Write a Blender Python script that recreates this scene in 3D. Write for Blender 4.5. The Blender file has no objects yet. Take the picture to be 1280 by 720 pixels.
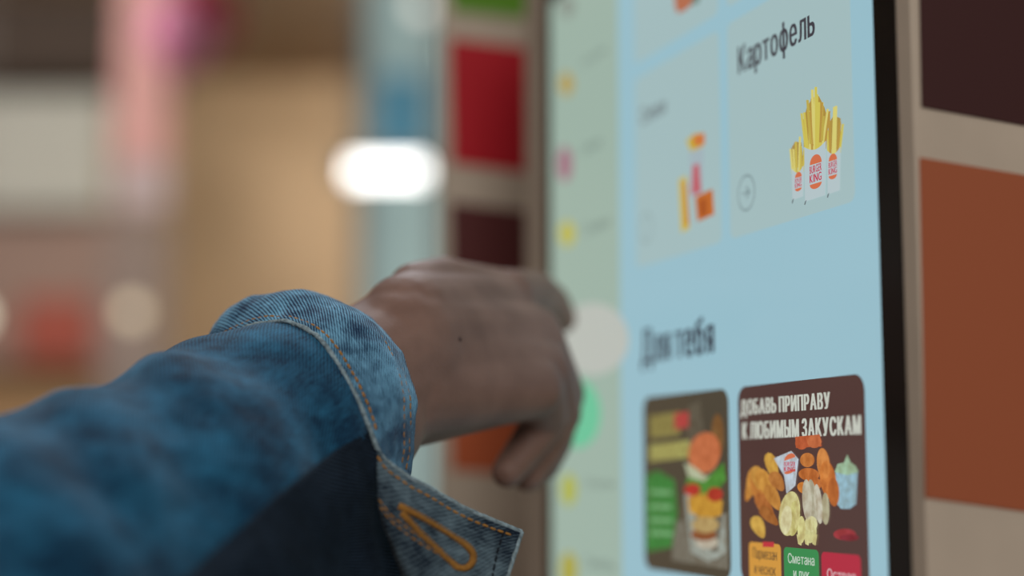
import bpy, bmesh, math, random
from mathutils import Vector, Matrix, noise
from mathutils.geometry import delaunay_2d_cdt
random.seed(4)
S = bpy.context.scene
COL = S.collection
FPX = 1950.0
PITCH = math.atan(230/FPX)
CZ = 1.35
FWD = Vector((0, math.cos(PITCH), math.sin(PITCH)))
UP = Vector((0, -math.sin(PITCH), math.cos(PITCH)))
RT = Vector((1, 0, 0))
CAM = Vector((0, 0, CZ))

def ray(px, py): return FWD + RT*((px-640)/FPX) - UP*((py-360)/FPX)
def at(px, py, d): return CAM + ray(px, py)*d

# ------------------------------------------------------------------ colour / materials
def lin(c):
    o = []
    for v in c[:3]:
        v = v/255.0
        o.append(v/12.92 if v <= .04045 else ((v+.055)/1.055)**2.4)
    return (o[0], o[1], o[2], 1)

MATS = {}
def mat(name, rgb, rough=.6, spec=.3, emit=None, estr=1.0, metal=0, nvar=0, nscale=20, bump=0):
    if name in MATS: return MATS[name]
    m = bpy.data.materials.new(name); m.use_nodes = True
    nt = m.node_tree; b = nt.nodes['Principled BSDF']
    b.inputs['Base Color'].default_value = lin(rgb)
    b.inputs['Roughness'].default_value = rough
    b.inputs['Specular IOR Level'].default_value = spec
    b.inputs['Metallic'].default_value = metal
    if emit is not None:
        b.inputs['Emission Color'].default_value = lin(emit)
        b.inputs['Emission Strength'].default_value = estr
    if nvar or bump:
        tc = nt.nodes.new('ShaderNodeTexCoord')
        n = nt.nodes.new('ShaderNodeTexNoise'); n.inputs['Scale'].default_value = nscale
        n.inputs['Detail'].default_value = 4
        nt.links.new(tc.outputs['Object'], n.inputs['Vector'])
        if nvar:
            r = nt.nodes.new('ShaderNodeValToRGB')
            c = lin(rgb)
            r.color_ramp.elements[0].position = .3; r.color_ramp.elements[1].position = .7
            r.color_ramp.elements[0].color = tuple(x*(1-nvar) for x in c[:3])+(1,)
            r.color_ramp.elements[1].color = tuple(min(1, x*(1+nvar)) for x in c[:3])+(1,)
            nt.links.new(n.outputs['Fac'], r.inputs['Fac'])
            nt.links.new(r.outputs['Color'], b.inputs['Base Color'])
        if bump:
            bp = nt.nodes.new('ShaderNodeBump'); bp.inputs['Strength'].default_value = bump
            bp.inputs['Distance'].default_value = .002
            nt.links.new(n.outputs['Fac'], bp.inputs['Height'])
            nt.links.new(bp.outputs['Normal'], b.inputs['Normal'])
    MATS[name] = m
    return m

EM_GAIN = .80
def food(rgb):
    """a mottled colour of a food picture on the display"""
    key = 'food_%d_%d_%d' % tuple(rgb)
    if key in MATS: return MATS[key]
    m = mat(key, (6, 6, 6), rough=.12, spec=.5, emit=rgb, estr=EM_GAIN)
    nt = m.node_tree; b = nt.nodes['Principled BSDF']
    tc = nt.nodes.new('ShaderNodeTexCoord'); n = nt.nodes.new('ShaderNodeTexNoise'); n.inputs['Scale'].default_value = 260; n.inputs['Detail'].default_value = 3
    rp = nt.nodes.new('ShaderNodeValToRGB'); c = lin(rgb)
    rp.color_ramp.elements[0].position = .32; rp.color_ramp.elements[1].position = .66
    rp.color_ramp.elements[0].color = (c[0]*.76, c[1]*.68, c[2]*.62, 1); rp.color_ramp.elements[1].color = (min(1, c[0]*1.1), min(1, c[1]*1.14), min(1, c[2]*1.18), 1)
    nt.links.new(tc.outputs['Object'], n.inputs['Vector']); nt.links.new(n.outputs['Fac'], rp.inputs['Fac']); nt.links.new(rp.outputs['Color'], b.inputs['Emission Color'])
    return m
def scr(rgb, gain=1.0):
    """a colour shown by the lit display behind its glossy glass"""
    key = 'display_%d_%d_%d_%d' % (rgb[0], rgb[1], rgb[2], int(gain*100))
    return mat(key, (6, 6, 6), rough=.12, spec=.5, emit=rgb, estr=EM_GAIN*gain)

# ------------------------------------------------------------------ mesh helpers
def link(name, me, mats, parent=None, smooth=False):
    o = bpy.data.objects.new(name, me)
    for m in (mats if isinstance(mats, (list, tuple)) else [mats]): me.materials.append(m)
    COL.objects.link(o)
    if parent is not None: o.parent = parent
    if smooth:
        for p in me.polygons: p.use_smooth = True
    return o

def bm_obj(name, bm, mats, parent=None, smooth=False):
    me = bpy.data.meshes.new(name); bm.normal_update(); bm.to_mesh(me); bm.free()
    return link(name, me, mats, parent, smooth)

def tag(o, label=None, cat=None, group=None, kind=None):
    if label: o['label'] = label
    if cat: o['category'] = cat
    if group: o['group'] = group
    if kind: o['kind'] = kind
    return o

def empty(name, loc, rz=0):
    o = bpy.data.objects.new(name, None); COL.objects.link(o)
    o.location = loc; o.rotation_euler = (0, 0, rz); o.empty_display_size = .05
    return o

def add_box(bm, x0, x1, y0, y1, z0, z1, mi=0, bev=0):
    vs = [bm.verts.new((x, y, z)) for x in (x0, x1) for y in (y0, y1) for z in (z0, z1)]
    fs = []
    for q in ((0,1,3,2), (4,6,7,5), (0,4,5,1), (2,3,7,6), (0,2,6,4), (1,5,7,3)):
        f = bm.faces.new([vs[i] for i in q]); f.material_index = mi; fs.append(f)
    if bev:
        es = list({e for f in fs for e in f.edges})
        r = bmesh.ops.bevel(bm, geom=es, offset=bev, segments=3, profile=.5, affect='EDGES')
        for f in r['faces']: f.material_index = mi
    bmesh.ops.recalc_face_normals(bm, faces=bm.faces)

def add_prism(bm, pts, y0, y1, mi=0):
    """pts: (x,z) outline, extruded from y0 to y1"""
    a = [bm.verts.new((p[0], y0, p[1])) for p in pts]
    b = [bm.verts.new((p[0], y1, p[1])) for p in pts]
    f = bm.faces.new(a); f.material_index = mi
    f = bm.faces.new(b[::-1]); f.material_index = mi
    n = len(pts)
    for i in range(n):
        f = bm.faces.new([a[i], b[i], b[(i+1) % n], a[(i+1) % n]]); f.material_index = mi

def add_tube(bm, pts, r, seg=8, mi=0, cap=True):
    """tube along world points; r number or list"""
    n = len(pts)
    pts = [Vector(p) for p in pts]
    rs = r if isinstance(r, (list, tuple)) else [r]*n
    t = (pts[1]-pts[0]).normalized()
    u = t.orthogonal().normalized()
    rings = []
    for i in range(n):
        if i == 0: t = pts[1]-pts[0]
        elif i == n-1: t = pts[-1]-pts[-2]
        else: t = pts[i+1]-pts[i-1]
        t.normalize()
        u = (u - t*u.dot(t)).normalized(); w = t.cross(u)
        rings.append([bm.verts.new(pts[i]+(u*math.cos(k*2*math.pi/seg)+w*math.sin(k*2*math.pi/seg))*rs[i]) for k in range(seg)])
    for i in range(n-1):
        for k in range(seg):
            f = bm.faces.new([rings[i][k], rings[i][(k+1) % seg], rings[i+1][(k+1) % seg], rings[i+1][k]])
            f.material_index = mi; f.smooth = True
    if cap:
        bm.faces.new(rings[0][::-1]).material_index = mi
        bm.faces.new(rings[-1]).material_index = mi

def crom(P, n):
    """Catmull-Rom through list P of Vectors, n samples per span"""
    P = [Vector(p) for p in P]; out = []
    for i in range(len(P)-1):
        p0 = P[i-1] if i else P[0]*2-P[1]
        p1, p2 = P[i], P[i+1]
        p3 = P[i+2] if i+2 < len(P) else P[-1]*2-P[-2]
        for k in range(n):
            t = k/n
            out.append(.5*((2*p1)+(p2-p0)*t+(2*p0-5*p1+4*p2-p3)*t*t+(3*p1-p0-3*p2+p3)*t**3))
    out.append(P[-1].copy())
    return out

# ------------------------------------------------------------------ kiosk frame of reference
TH = math.atan(670*math.cos(PITCH)/FPX)
D0 = .60
O3 = at(1020, 590, D0)
ES = Vector((math.sin(TH), -math.cos(TH), 0))      # along the display towards the camera
EN = Vector((math.cos(TH), math.sin(TH), 0))       # into the kiosk
ROW_RZ = TH-math.pi/2

def on_plane(px, py, p0, n, ax, off=0.0):
    d = ray(px, py); k = (p0-CAM).dot(n)/d.dot(n)
    q = CAM+d*k
    return ((q-p0).dot(ax), q.z)
def sz(px, py): return on_plane(px, py, O3, EN, ES)          # on the display
def sx(px): return sz(px, 590)[0]

kiosk = empty('self_service_kiosk', (O3.x, O3.y, 0), ROW_RZ)
tag(kiosk, 'self-service ordering kiosk with a tall lit menu touchscreen in a black bezel', 'kiosk')

XL, XR = sx(690), sx(1107)
ZB, ZT = 1.06, 1.62
BZL, BZR = XL-sx(682), sx(1135)-XR
m_bezel = mat('black_bezel', (20, 18, 17), rough=.25, spec=.5)
m_case = mat('warm_grey_case', (165, 152, 138), rough=.5, nvar=.04, nscale=60)
m_dark = mat('dark_metal', (48, 44, 42), rough=.45)

bm = bmesh.new()
add_box(bm, sx(657), XR+BZR-.0002, .0125, .10, ZB-.07, ZT+.07, 0, .004)
add_box(bm, sx(657), XL-BZL, 0, .013, ZB-.03, ZT+.03)
bm_obj('housing', bm, m_case, kiosk)
bm = bmesh.new()    # bezel frame with an opening for the display
for b in ((XL-BZL, XL, ZB-.03, ZT+.03), (XR, XR+BZR, ZB-.03, ZT+.03), (XL, XR, ZB-.03, ZB), (XL, XR, ZT, ZT+.03)):
    add_box(bm, b[0], b[1], 0, .0125, b[2], b[3])
bm_obj('bezel', bm, m_bezel, kiosk)
bm = bmesh.new()
add_box(bm, XL+.08, XR-.08, .02, .085, .06, ZB-.06, 0, .004)
bm_obj('pedestal', bm, m_case, kiosk)
bm = bmesh.new()
add_box(bm, XL-.01, XR+.005, -.10, .11, 0, .06, 0, .006)
bm_obj('foot_plate', bm, m_dark, kiosk)

bm = bmesh.new()
add_box(bm, XL, XR, 0, .012, ZB, ZT)
COLX = sx(777)
screen = bm_obj('touchscreen', bm, scr((166, 208, 222)), kiosk)
screen['label'] = 'lit pale blue touchscreen with menu cards'

GLY = {}
def glyph(ch):
    """letter outline filled by winding number (some letters have overlapping strokes)"""
    if ch in GLY: return GLY[ch]
    cu = bpy.data.curves.new('t', 'FONT'); cu.body = ch; cu.resolution_u = 4; cu.fill_mode = 'NONE'
    ob = bpy.data.objects.new('t', cu); COL.objects.link(ob); bpy.context.view_layer.update()
    me = ob.to_mesh()
    P2 = [Vector(v.co[:2]) for v in me.vertices]; nx = {}
    for e in me.edges: nx.setdefault(e.vertices[0], []).append(e.vertices[1]); nx.setdefault(e.vertices[1], []).append(e.vertices[0])
    ob.to_mesh_clear(); bpy.data.objects.remove(ob)
    loops, seen = [], set()
    for st in range(len(P2)):
        if st in seen or st not in nx: continue
        lp = [st]; seen.add(st); cur = st
        nxt_ = min(nx[st])                   # neighbours inside one outline are numbered in drawing order
        while nxt_ not in seen:
            lp.append(nxt_); seen.add(nxt_); cur = nxt_
            c_ = [k for k in nx[cur] if k not in seen]
            if not c_: break
            nxt_ = c_[0]
        loops.append(lp)
    ed = [(lp[i], lp[(i+1) % len(lp)]) for lp in loops for i in range(len(lp))]
    V, _, F, *_r = delaunay_2d_cdt(P2, ed, [], 0, 1e-5)
    def wind(p):
        w_ = 0
        for a_, b_ in ed:
            A, B = P2[a_], P2[b_]
            if (A.y <= p.y) != (B.y <= p.y):
                if A.x+(p.y-A.y)/(B.y-A.y)*(B.x-A.x) > p.x: w_ += 1 if B.y > A.y else -1
        return w_
    F = [f for f in F if wind(sum((V[i] for i in f), Vector((0, 0)))/len(f)) != 0]
    GLY[ch] = ([tuple(v) for v in V], [tuple(f) for f in F])
    return GLY[ch]
# --- pictures on the display: flat layers drawn on its plane
class Layer:
    def __init__(s): s.bm = bmesh.new(); s.mats = []; s.k = 0
    def mi(s, m):
        if m not in s.mats: s.mats.append(m)
        return s.mats.index(m)
    def poly(s, pts, m, y):
        vs = [s.bm.verts.new((p[0], y, p[1])) for p in pts]
        f = s.bm.faces.new(vs); f.normal_update()
        if f.normal.y > 0: f.normal_flip()
        f.material_index = s.mi(m)
    def pp(s, pxs, m, lv):                     # outline in photo pixels, laid on the display plane
        s.poly([sz(*p) for p in pxs], m, -lv*2e-5)
    def ell(s, cx, cy, rx, ry, m, lv, n=28, rot=0):
        c, q = math.cos(rot), math.sin(rot)
        s.pp([(cx+rx*math.cos(a)*c-ry*math.sin(a)*q, cy+rx*math.cos(a)*q+ry*math.sin(a)*c) for a in [i*2*math.pi/n for i in range(n)]], m, lv)
    def rrect(s, x0, x1, z0, z1, r, m, lv):
        pts = []
        for cx, cz, a0 in ((x1-r, z1-r, 0), (x0+r, z1-r, 90), (x0+r, z0+r, 180), (x1-r, z0+r, 270)):
            for i in range(7):
                a = math.radians(a0+i*15); pts.append((cx+r*math.cos(a), cz+r*math.sin(a)))
        s.poly(pts, m, -lv*2e-5)
    def ring(s, cx, cz, r0, r1, m, lv, n=32):
        for i in range(n):
            a, b = i*2*math.pi/n, (i+1)*2*math.pi/n
            s.poly([(cx+r*math.cos(t), cz+r*math.sin(t)) for r, t in ((r0, a), (r1, a), (r1, b), (r0, b))], m, -lv*2e-5)
    def text(s, body, x0, x1, z0, z1, m, lv, fat=0.0, rot=0.0):
        """letters fitted into the box x0..x1, z0..z1 of the display"""
        V, F = [], []; lines = body.split('\n'); yy = 0
        for ln in lines:
            gl_, x = [], 0
            for ch in ln:
                if ch == ' ': x += .24; continue
                vv, ff = glyph(ch); us = {i for f in ff for i in f}; lo = min(vv[i][0] for i in us); hi = max(vv[i][0] for i in us)
                gl_.append((vv, ff, x-lo)); x += hi-lo+.075+fat*1.9
            for vv, ff, dx in gl_:
                n0 = len(V); V += [(v[0]+dx-x/2, v[1]+yy) for v in vv]; F += [[i+n0 for i in f] for f in ff]
            yy -= 1.05
        xs = [v[0] for v in V]; ys = [v[1] for v in V]
        ax, bx, ay, by = min(xs)-fat, max(xs)+fat, min(ys), max(ys)
        cx, cz = (x0+x1)/2, (z0+z1)/2
        for k, dx in enumerate((0,) if fat < .012 else (-fat, -fat*.33, fat*.33, fat)):      # heavier strokes
            vs = []
            for v in V:
                X = x0+(v[0]+dx-ax)/(bx-ax)*(x1-x0)-cx; Z = z0+(v[1]-ay)/(by-ay)*(z1-z0)-cz
                vs.append(s.bm.verts.new((cx+X*math.cos(rot)-Z*math.sin(rot), -(lv+k*.1)*2e-5, cz+X*math.sin(rot)+Z*math.cos(rot))))
            i = s.mi(m)
            for p in F:
                try:
                    f = s.bm.faces.new([vs[k] for k in p]); f.material_index = i; f.normal_update()
                    if f.normal.y > 0: f.normal_flip()
                except ValueError: pass
    def done(s, name, label=None):
        o = bm_obj(name, s.bm, s.mats, screen)
        if label: o['label'] = label
        return o

# category column
L = Layer()
L.poly([(XL, ZB), (COLX, ZB), (COLX, ZT), (XL, ZT)], scr((172, 196, 182)), -2e-5)
for (x, y, rx, ry, c) in ((708, 105, 9, 15, (196, 172, 96)), (706, 205, 9, 22, (176, 120, 140)), (709, 292, 10, 16, (206, 200, 90)),
                          (711, 612, 10, 20, (190, 196, 90)), (711, 712, 11, 22, (186, 180, 80)), (709, 8, 9, 14, (150, 160, 150))):
    L.ell(x, y, rx, ry, scr(c), 2, 20)
L.done('category_column', 'grey-green strip of round category icons')
g = scr((112, 128, 122))
for (x0, x1, y, sl) in ((728, 757, 76, -14), (728, 752, 186, -9), (730, 762, 287, -7), (732, 768, 608, 1), (732, 768, 706, 3)):
    L = Layer(); a = sz(x0, y-sl/2+4); b = sz(x1, y+sl/2-6)
    L.text('Соусы' if y in (76, 608) else ('Снеки' if y == 287 else 'Салаты'), a[0], b[0], min(a[1], b[1]), min(a[1], b[1])+.0058, g, 2, .01); L.done('category_name')
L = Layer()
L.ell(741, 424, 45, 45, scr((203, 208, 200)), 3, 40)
L.done('pale_reflection', 'pale round lamp reflection painted on the display')  # lamp reflection in the glass, drawn as a glowing patch
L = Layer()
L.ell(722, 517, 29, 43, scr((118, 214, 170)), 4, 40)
L.done('green_reflection', 'mint green lamp reflection painted on the display')  # second lamp reflection, put into the display colours, not a control

# menu cards
card = scr((178, 206, 208))
def card_rect(name, pxl, pxr, top, bot, r=.004, m=card, lv=1, label=None):
    L = Layer(); a = sz(*top); b = sz(*bot)
    L.rrect(sx(pxl), sx(pxr), b[1], a[1], r, m, lv); return L.done(name, label), a[1], b[1]
_, zc1, zc0 = card_rect('menu_card', 798, 907, (907, 32), (920, 297), label='menu card with a small snack picture')
card_rect('menu_card', 918, 1078, (907, 32), (920, 297), label='menu card headed with potato fries')
hrow = zc1-zc0
gap = .0075
for (a, b) in ((798, 907), (918, 1078)):
    L = Layer(); L.rrect(sx(a), sx(b), zc1+gap, min(zc1+gap+hrow, ZT-.03), .004, card, 1); L.done('menu_card', 'upper menu card')
L = Layer()
L.pp([(843, -6), (872, -12), (868, 2), (858, 12), (848, 17), (844, 10)], scr((196, 120, 88)), 3)
L.pp([(868, -10), (880, -14), (874, 3), (864, 8)], scr((128, 150, 140)), 4)
L.done('snack_picture')
# headings
K0 = sz(923, 94); K1 = sz(923, 61); KE = sz(1019, 45)
cap = K1[1]-K0[1]
dark = scr((72, 70, 78))
L = Layer(); L.text('Картофель', K0[0], KE[0], K0[1]-.26*cap, K0[1]+1.06*cap, dark, 3, .036)
L.done('card_heading', 'dark heading reading Картофель')
L = Layer(); a = sz(801, 157); b = sz(832, 134)
L.text('Снеки', a[0], b[0], a[1], a[1]+.0085, scr((112, 118, 122)), 3, .02); L.done('card_heading')
L = Layer(); a = sz(802, 459); b = sz(893, 444); t = sz(802, 420)
L.text('Для тебя', a[0], b[0], a[1]-.002, t[1]+.003, scr((58, 62, 76)), 3, .055); L.done('section_heading', 'dark heading reading Для тебя')
# small arrow ring
L = Layer(); c = sz(933, 241)
ra = scr((110, 128, 134))
L.ring(c[0], c[1], .0072, .0078, ra, 3)
L.poly([(c[0]-.0035, c[1]-.0003), (c[0]+.003, c[1]-.0003), (c[0]+.003, c[1]+.0003), (c[0]-.0035, c[1]+.0003)], ra, -8e-5)
for q in (1, -1):
    L.poly([(c[0]+.0035, c[1]), (c[0]+.0005, c[1]+q*.0026), (c[0]-.0002, c[1]+q*.0022), (c[0]+.0026, c[1])], ra, -9e-5)
L.done('arrow_button')
L = Layer(); c = sz(808, 285); L.ring(c[0], c[1], .0066, .0074, scr((140, 160, 160)), 3); L.done('arrow_button')

# fries picture
L = Layer()
white = scr((196, 214, 218)); orange = scr((226, 122, 84)); red = scr((206, 60, 88))
def fry(x0, y0, x1, y1, w, c, lv):
    L.pp([(x0-w/2, y0), (x0+w/2, y0), (x1+w/2, y1), (x1-w/2, y1)], scr(c), lv)
def bun_logo(L, cx, y0, y1, w, sl, lv, txt=True, ww=white):
    """bun halves with red lettering between, in a band of the display"""
    h = y1-y0
    def q(x, y): return (cx+x*w/2, y0+y*h - sl*x*w/2)
    top = [q(math.cos(a), .27-.27*math.sin(a)) for a in [i*math.pi/12 for i in range(13)]]
    bot = [q(math.cos(a), .84+.16*math.sin(a)) for a in [i*math.pi/12 for i in range(13)]]
    L.pp(top, orange, lv); L.pp(bot[::-1], orange, lv)
    for (ya, yb, s_) in ((.31, .53, 'BURGER'), (.56, .80, 'KING')):
        A = sz(*q(-1, yb)); B = sz(*q(1, yb)); T = sz(*q(-1, ya))
        L.text(s_, A[0], B[0], A[1], T[1], red, lv+1, .04)
cols = [(222, 208, 96), (206, 184, 84), (232, 222, 128), (198, 160, 76), (216, 196, 90)]
def pack(x0, x1, ytop, ybot, fx0, fx1, ftop, n, sl, lv, logo):
    rnd = random.Random(int(x0))
    for i in range(n):
        u = i/(n-1); xb = x0+(x1-x0)*(.08+.84*u)
        xt = fx0+(fx1-fx0)*u+rnd.uniform(-2, 2)
        yt = ftop+abs(u-.5)*2*(ytop-ftop)*.45+rnd.uniform(0, .25)*(ytop-ftop)
        fry(xt, yt, xb, ytop+8-sl*(xb-x0), (x1-x0)/n*1.02, cols[rnd.randrange(5)], lv+(i % 3))
    m = 9
    bowl = [(x0+(x1-x0)*k/m, ytop-sl*(x1-x0)*k/m+math.sin(k/m*math.pi)*7) for k in range(m+1)]
    L.pp(bowl+[(x1-1, ybot-sl*(x1-x0)), (x0+1, ybot)], white, lv+4)
    L.pp([(x0+1, ybot), (x0+3, ybot-2), (x0+1.5, ybot+4), (x0, ybot+4)], scr((110, 120, 124)), lv+5)
    bun_logo(L, *logo, lv+6)
L.pp([(1005, 184), (1004, 152), (1009, 134), (1016, 122), (1024, 120), (1031, 134), (1036, 152), (1033, 186)], scr((188, 154, 72)), 7)
L.pp([(1035, 188), (1036, 155), (1042, 144), (1051, 148), (1051, 186)], scr((188, 156, 76)), 1.5)
L.pp([(990, 211), (989, 186), (994, 177), (1002, 178), (1005, 208)], scr((184, 154, 86)), 3.5)
pack(1034, 1051, 188, 243, 1034, 1054, 124, 6, .3, 2, (1041.5, 192, 224, 10.5, .3))
pack(990, 1005, 211, 250, 987, 1006, 165, 6, .3, 4, (998.5, 215, 239, 8.5, .3))
pack(1006, 1033, 184, 252, 1003, 1038, 98, 10, .3, 9, (1020.5, 193, 236, 15, .3))
for (x0, y0, x1, y1) in ((1010, 125, 1014, 180), (1016, 112, 1018, 180), (1022, 118, 1021, 180), (1028, 128, 1026, 178), (1013, 140, 1016, 182), (1030, 145, 1028, 176)):
    fry(x0, y0, x1, y1, 3.2, random.choice(cols), 12)
L.done('fries_picture', 'picture of three paper packs of fries')

# snack box picture
L = Layer()
L.pp([(858, 176), (868, 167), (881, 166), (880, 182), (864, 190)], scr((216, 190, 70)), 3)
L.pp([(866, 170), (881, 166), (881, 180), (868, 184)], scr((222, 130, 70)), 4)
L.pp([(862, 188), (880, 184), (878, 245), (864, 248)], scr((178, 196, 204)), 3)
L.pp([(866, 207), (874, 204), (877, 240), (864, 244)], scr((206, 110, 120)), 4)
L.pp([(849, 225), (858, 219), (862, 285), (852, 291)], scr((222, 196, 64)), 5)
L.pp([(854, 228), (858, 226), (862, 280), (857, 284)], scr((214, 140, 60)), 6)
L.pp([(869, 246), (891, 236), (893, 268), (872, 277)], scr((208, 116, 50)), 5)
L.pp([(874, 252), (883, 246), (884, 268), (876, 272)], scr((180, 90, 40)), 6)
L.done('snack_box_picture', 'picture of a snack box in yellow, red and orange')

# posters
zpt = sz(924, 484)[1]; zpb = sz(806, 710)[1]
def poster(pxl, pxr, m, label):
    L = Layer(); L.rrect(sx(pxl), sx(pxr), zpb, zpt, .0065, m, 1); return L.done('promotion_card', label)
poster(805, 912, scr((84, 76, 62)), 'promotion card with a tall burger')
poster(924, 1083.5, scr((88, 62, 58)), 'brown promotion card for seasoned snacks')
# burger poster art
L = Layer()
c = food
L.pp([(858, 510), (875, 500), (880, 540), (900, 600), (905, 700), (870, 700), (850, 640), (862, 600)], c((104, 96, 80)), 2)
L.pp([(842, 650), (880, 655), (910, 640), (910, 712), (840, 700)], c((128, 124, 110)), 2)
L.pp([(812, 520), (850, 514), (850, 544), (812, 548)], c((150, 140, 80)), 2)
L.pp([(812, 556), (862, 550), (862, 572), (812, 577)], c((176, 172, 100)), 2)
L.pp([(843, 517), (861, 514), (861, 534), (843, 537)], c((190, 74, 70)), 3)
L.pp([(808, 594), (822, 588), (843, 600), (847, 640), (840, 684), (808, 690)], c((66, 140, 66)), 3)
for y in (612, 630, 647, 663):
    L.pp([(812, y), (840, y+1), (840, y+7), (812, y+6)], c((128, 186, 128)), 4)
L.ell(897, 545, 8, 28, c((134, 96, 56)), 3)
L.pp([(856, 620), (866, 606), (872, 660), (895, 700), (905, 640), (908, 690), (885, 702), (864, 690)], c((168, 176, 166)), 3)
L.ell(881, 566, 20, 26, c((212, 122, 78)), 5, rot=.2)
L.pp([(856, 578), (868, 584), (884, 596), (900, 590), (902, 602), (880, 608), (862, 600)], c((196, 204, 170)), 6)
L.pp([(860, 596), (880, 602), (905, 578), (908, 600), (894, 618), (874, 618), (858, 606)], c((84, 150, 60)), 7)
L.ell(866, 612, 10, 8, c((196, 60, 50)), 8)
L.ell(894, 618, 10, 9, c((186, 60, 44)), 8)
L.pp([(860, 622), (880, 616), (904, 626), (902, 644), (882, 650), (862, 640)], c((214, 160, 60)), 7)
L.ell(882, 656, 17, 10, c((196, 168, 110)), 8)
L.ell(880, 668, 16, 8, c((150, 90, 54)), 7)
L.ell(884, 678, 14, 8, c((204, 196, 176)), 6)
L.done('burger_picture', 'picture of a tall burger')
# seasoned snack poster art
L = Layer()
cream = scr((214, 218, 206))
a = sz(926, 523); b = sz(1038, 511); t = sz(926, 500)
L.text('ДОБАВЬ ПРИПРАВУ', a[0], b[0], a[1], t[1], cream, 3, .08)
a = sz(928, 549.5); b = sz(1077, 546); t = sz(928, 528)
L.text('К ЛЮБИМЫМ ЗАКУСКАМ', a[0], b[0], a[1], t[1], cream, 3, .08)
L.done('poster_headline', 'cream headline reading ДОБАВЬ ПРИПРАВУ К ЛЮБИМЫМ ЗАКУСКАМ')
L = Layer()
def wedge(cx, cy, l, w, r, col, lv):
    cq, sq = math.cos(r), math.sin(r); n = 14; pts = []
    for i in range(n):
        a_ = i*2*math.pi/n; X = l*math.cos(a_); Y = w*math.sin(a_)*(1-.35*math.cos(a_))
        pts.append((cx+X*cq-Y*sq, cy+X*sq+Y*cq))
    L.pp(pts, c(col), lv)
W = [(938, 612, 16, 6, 1.9, (196, 128, 58)), (939, 604, 20, 6, 1.75, (214, 150, 70)), (950, 618, 22, 8, 1.2, (204, 132, 62)), (947, 597, 15, 7, 1.4, (216, 160, 76)),
     (957, 634, 20, 8, 1.0, (190, 116, 58)), (958, 606, 22, 9, 1.1, (220, 158, 72)), (967, 622, 18, 8, 1.1, (206, 142, 66)),
     (966, 584, 19, 7, 1.25, (222, 172, 78)), (972, 602, 14, 8, 1.0, (196, 128, 64)), (962, 645, 16, 7, .8, (176, 110, 54)), (949, 659, 15, 8, 1.15, (222, 178, 84))]
for i, w in enumerate(W): wedge(*w, 3+i)
L.pp([(968, 573), (990, 563.5), (999, 574), (995, 607), (984, 617), (981, 595)], c((204, 216, 226)), 15)
bun_logo(L, 988, 567, 592, 14, .35, 16)
for (x, y, l, w_, r, col) in ((1010, 575, 9, 9, 0, (212, 132, 66)), (1012, 593, 13, 8, .1, (204, 118, 58)), (1006, 610, 9, 7, .5, (224, 140, 60)), (1019, 605, 9, 8, 0, (206, 120, 60)),
                             (1030, 580, 8, 20, -.1, (224, 144, 74)), (1036, 600, 10, 24, -.15, (214, 126, 58)), (1043, 615, 7, 18, -.05, (196, 110, 50))):
    L.ell(x, y, l, w_, c(col), 14+x % 3, rot=r)
L.pp([(995, 546), (1026, 543), (1028, 558), (996, 560)], c((206, 104, 62)), 18)
L.ell(1003, 554, 8, 8, c((198, 98, 58)), 19); L.ell(1019, 552, 9, 8, c((210, 116, 70)), 19)
for (x, y, l, h, r, col) in ((988, 642, 13, 28, .12, (222, 214, 150)), (993, 648, 8, 22, .1, (204, 196, 120)), (984, 650, 7, 18, .1, (232, 226, 176)),
                             (1010, 625, 6, 26, -.05, (206, 200, 176)), (1017, 627, 6, 28, -.1, (188, 182, 156)), (1024, 630, 5, 25, -.1, (212, 206, 184)), (1033, 636, 5, 20, -.02, (190, 184, 150)),
                             (1003, 662, 5, 17, 0, (226, 220, 150)), (1013, 664, 9, 15, 0, (218, 214, 150)), (1015, 655, 8, 10, 0, (230, 226, 170))):
    L.ell(x, y, l, h, c(col), 20+int(y) % 3, rot=r)
for x in (1001, 1010, 1019): L.pp([(x-4, 668), (x+4, 668), (x+2, 682), (x-2, 680)], c((222, 216, 150)), 24)
L.pp([(1045, 588), (1073, 588), (1071, 630), (1063, 636), (1052, 636), (1047, 630)], c((158, 196, 210)), 15)
L.pp([(1044, 590), (1048, 580), (1056, 578), (1060, 568), (1064, 578), (1070, 582), (1074, 590), (1060, 594)], c((170, 204, 170)), 16)
L.ell(1056, 668, 14, 7, c((168, 58, 64)), 5); L.ell(1062, 672, 12, 4, c((140, 44, 56)), 6)
L.done('snack_assortment_picture', 'picture of potato wedges, chicken pieces and a white pack')
def button(x0, x1, yt, txt, col, tcol, lab):
    L = Layer(); A = sz(x0, yt); h = .0175
    L.rrect(A[0], sx(x1), A[1]-h, A[1], .0022, scr(col), 8)
    zt_, w = A[1], sx(x1)-A[0]
    if '\n' in txt: L.text(txt, A[0]+w*.12, A[0]+w*.88, zt_-.0128, zt_-.0022, scr(tcol), 9, .02)
    else: L.text(txt, A[0]+w*.14, A[0]+w*.86, zt_-.0112, zt_-.006, scr(tcol), 9, .02)
    L.done('sauce_button', lab)
button(936.5, 974.5, 677, 'Пармезан\nи чеснок', (226, 164, 72), (110, 84, 56), 'yellow button')
button(980, 1021.5, 683.5, 'Сметана\nи лук', (62, 150, 86), (206, 224, 206), 'green button')
button(1027, 1073.5, 689.5, 'Острая', (192, 48, 70), (232, 190, 196), 'red button')
L = Layer(); L.pp([(954, 677), (968, 677.5), (968, 684), (954, 683.5)], scr((206, 60, 70)), 12); L.done('price_tag', 'small red tag')

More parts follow.
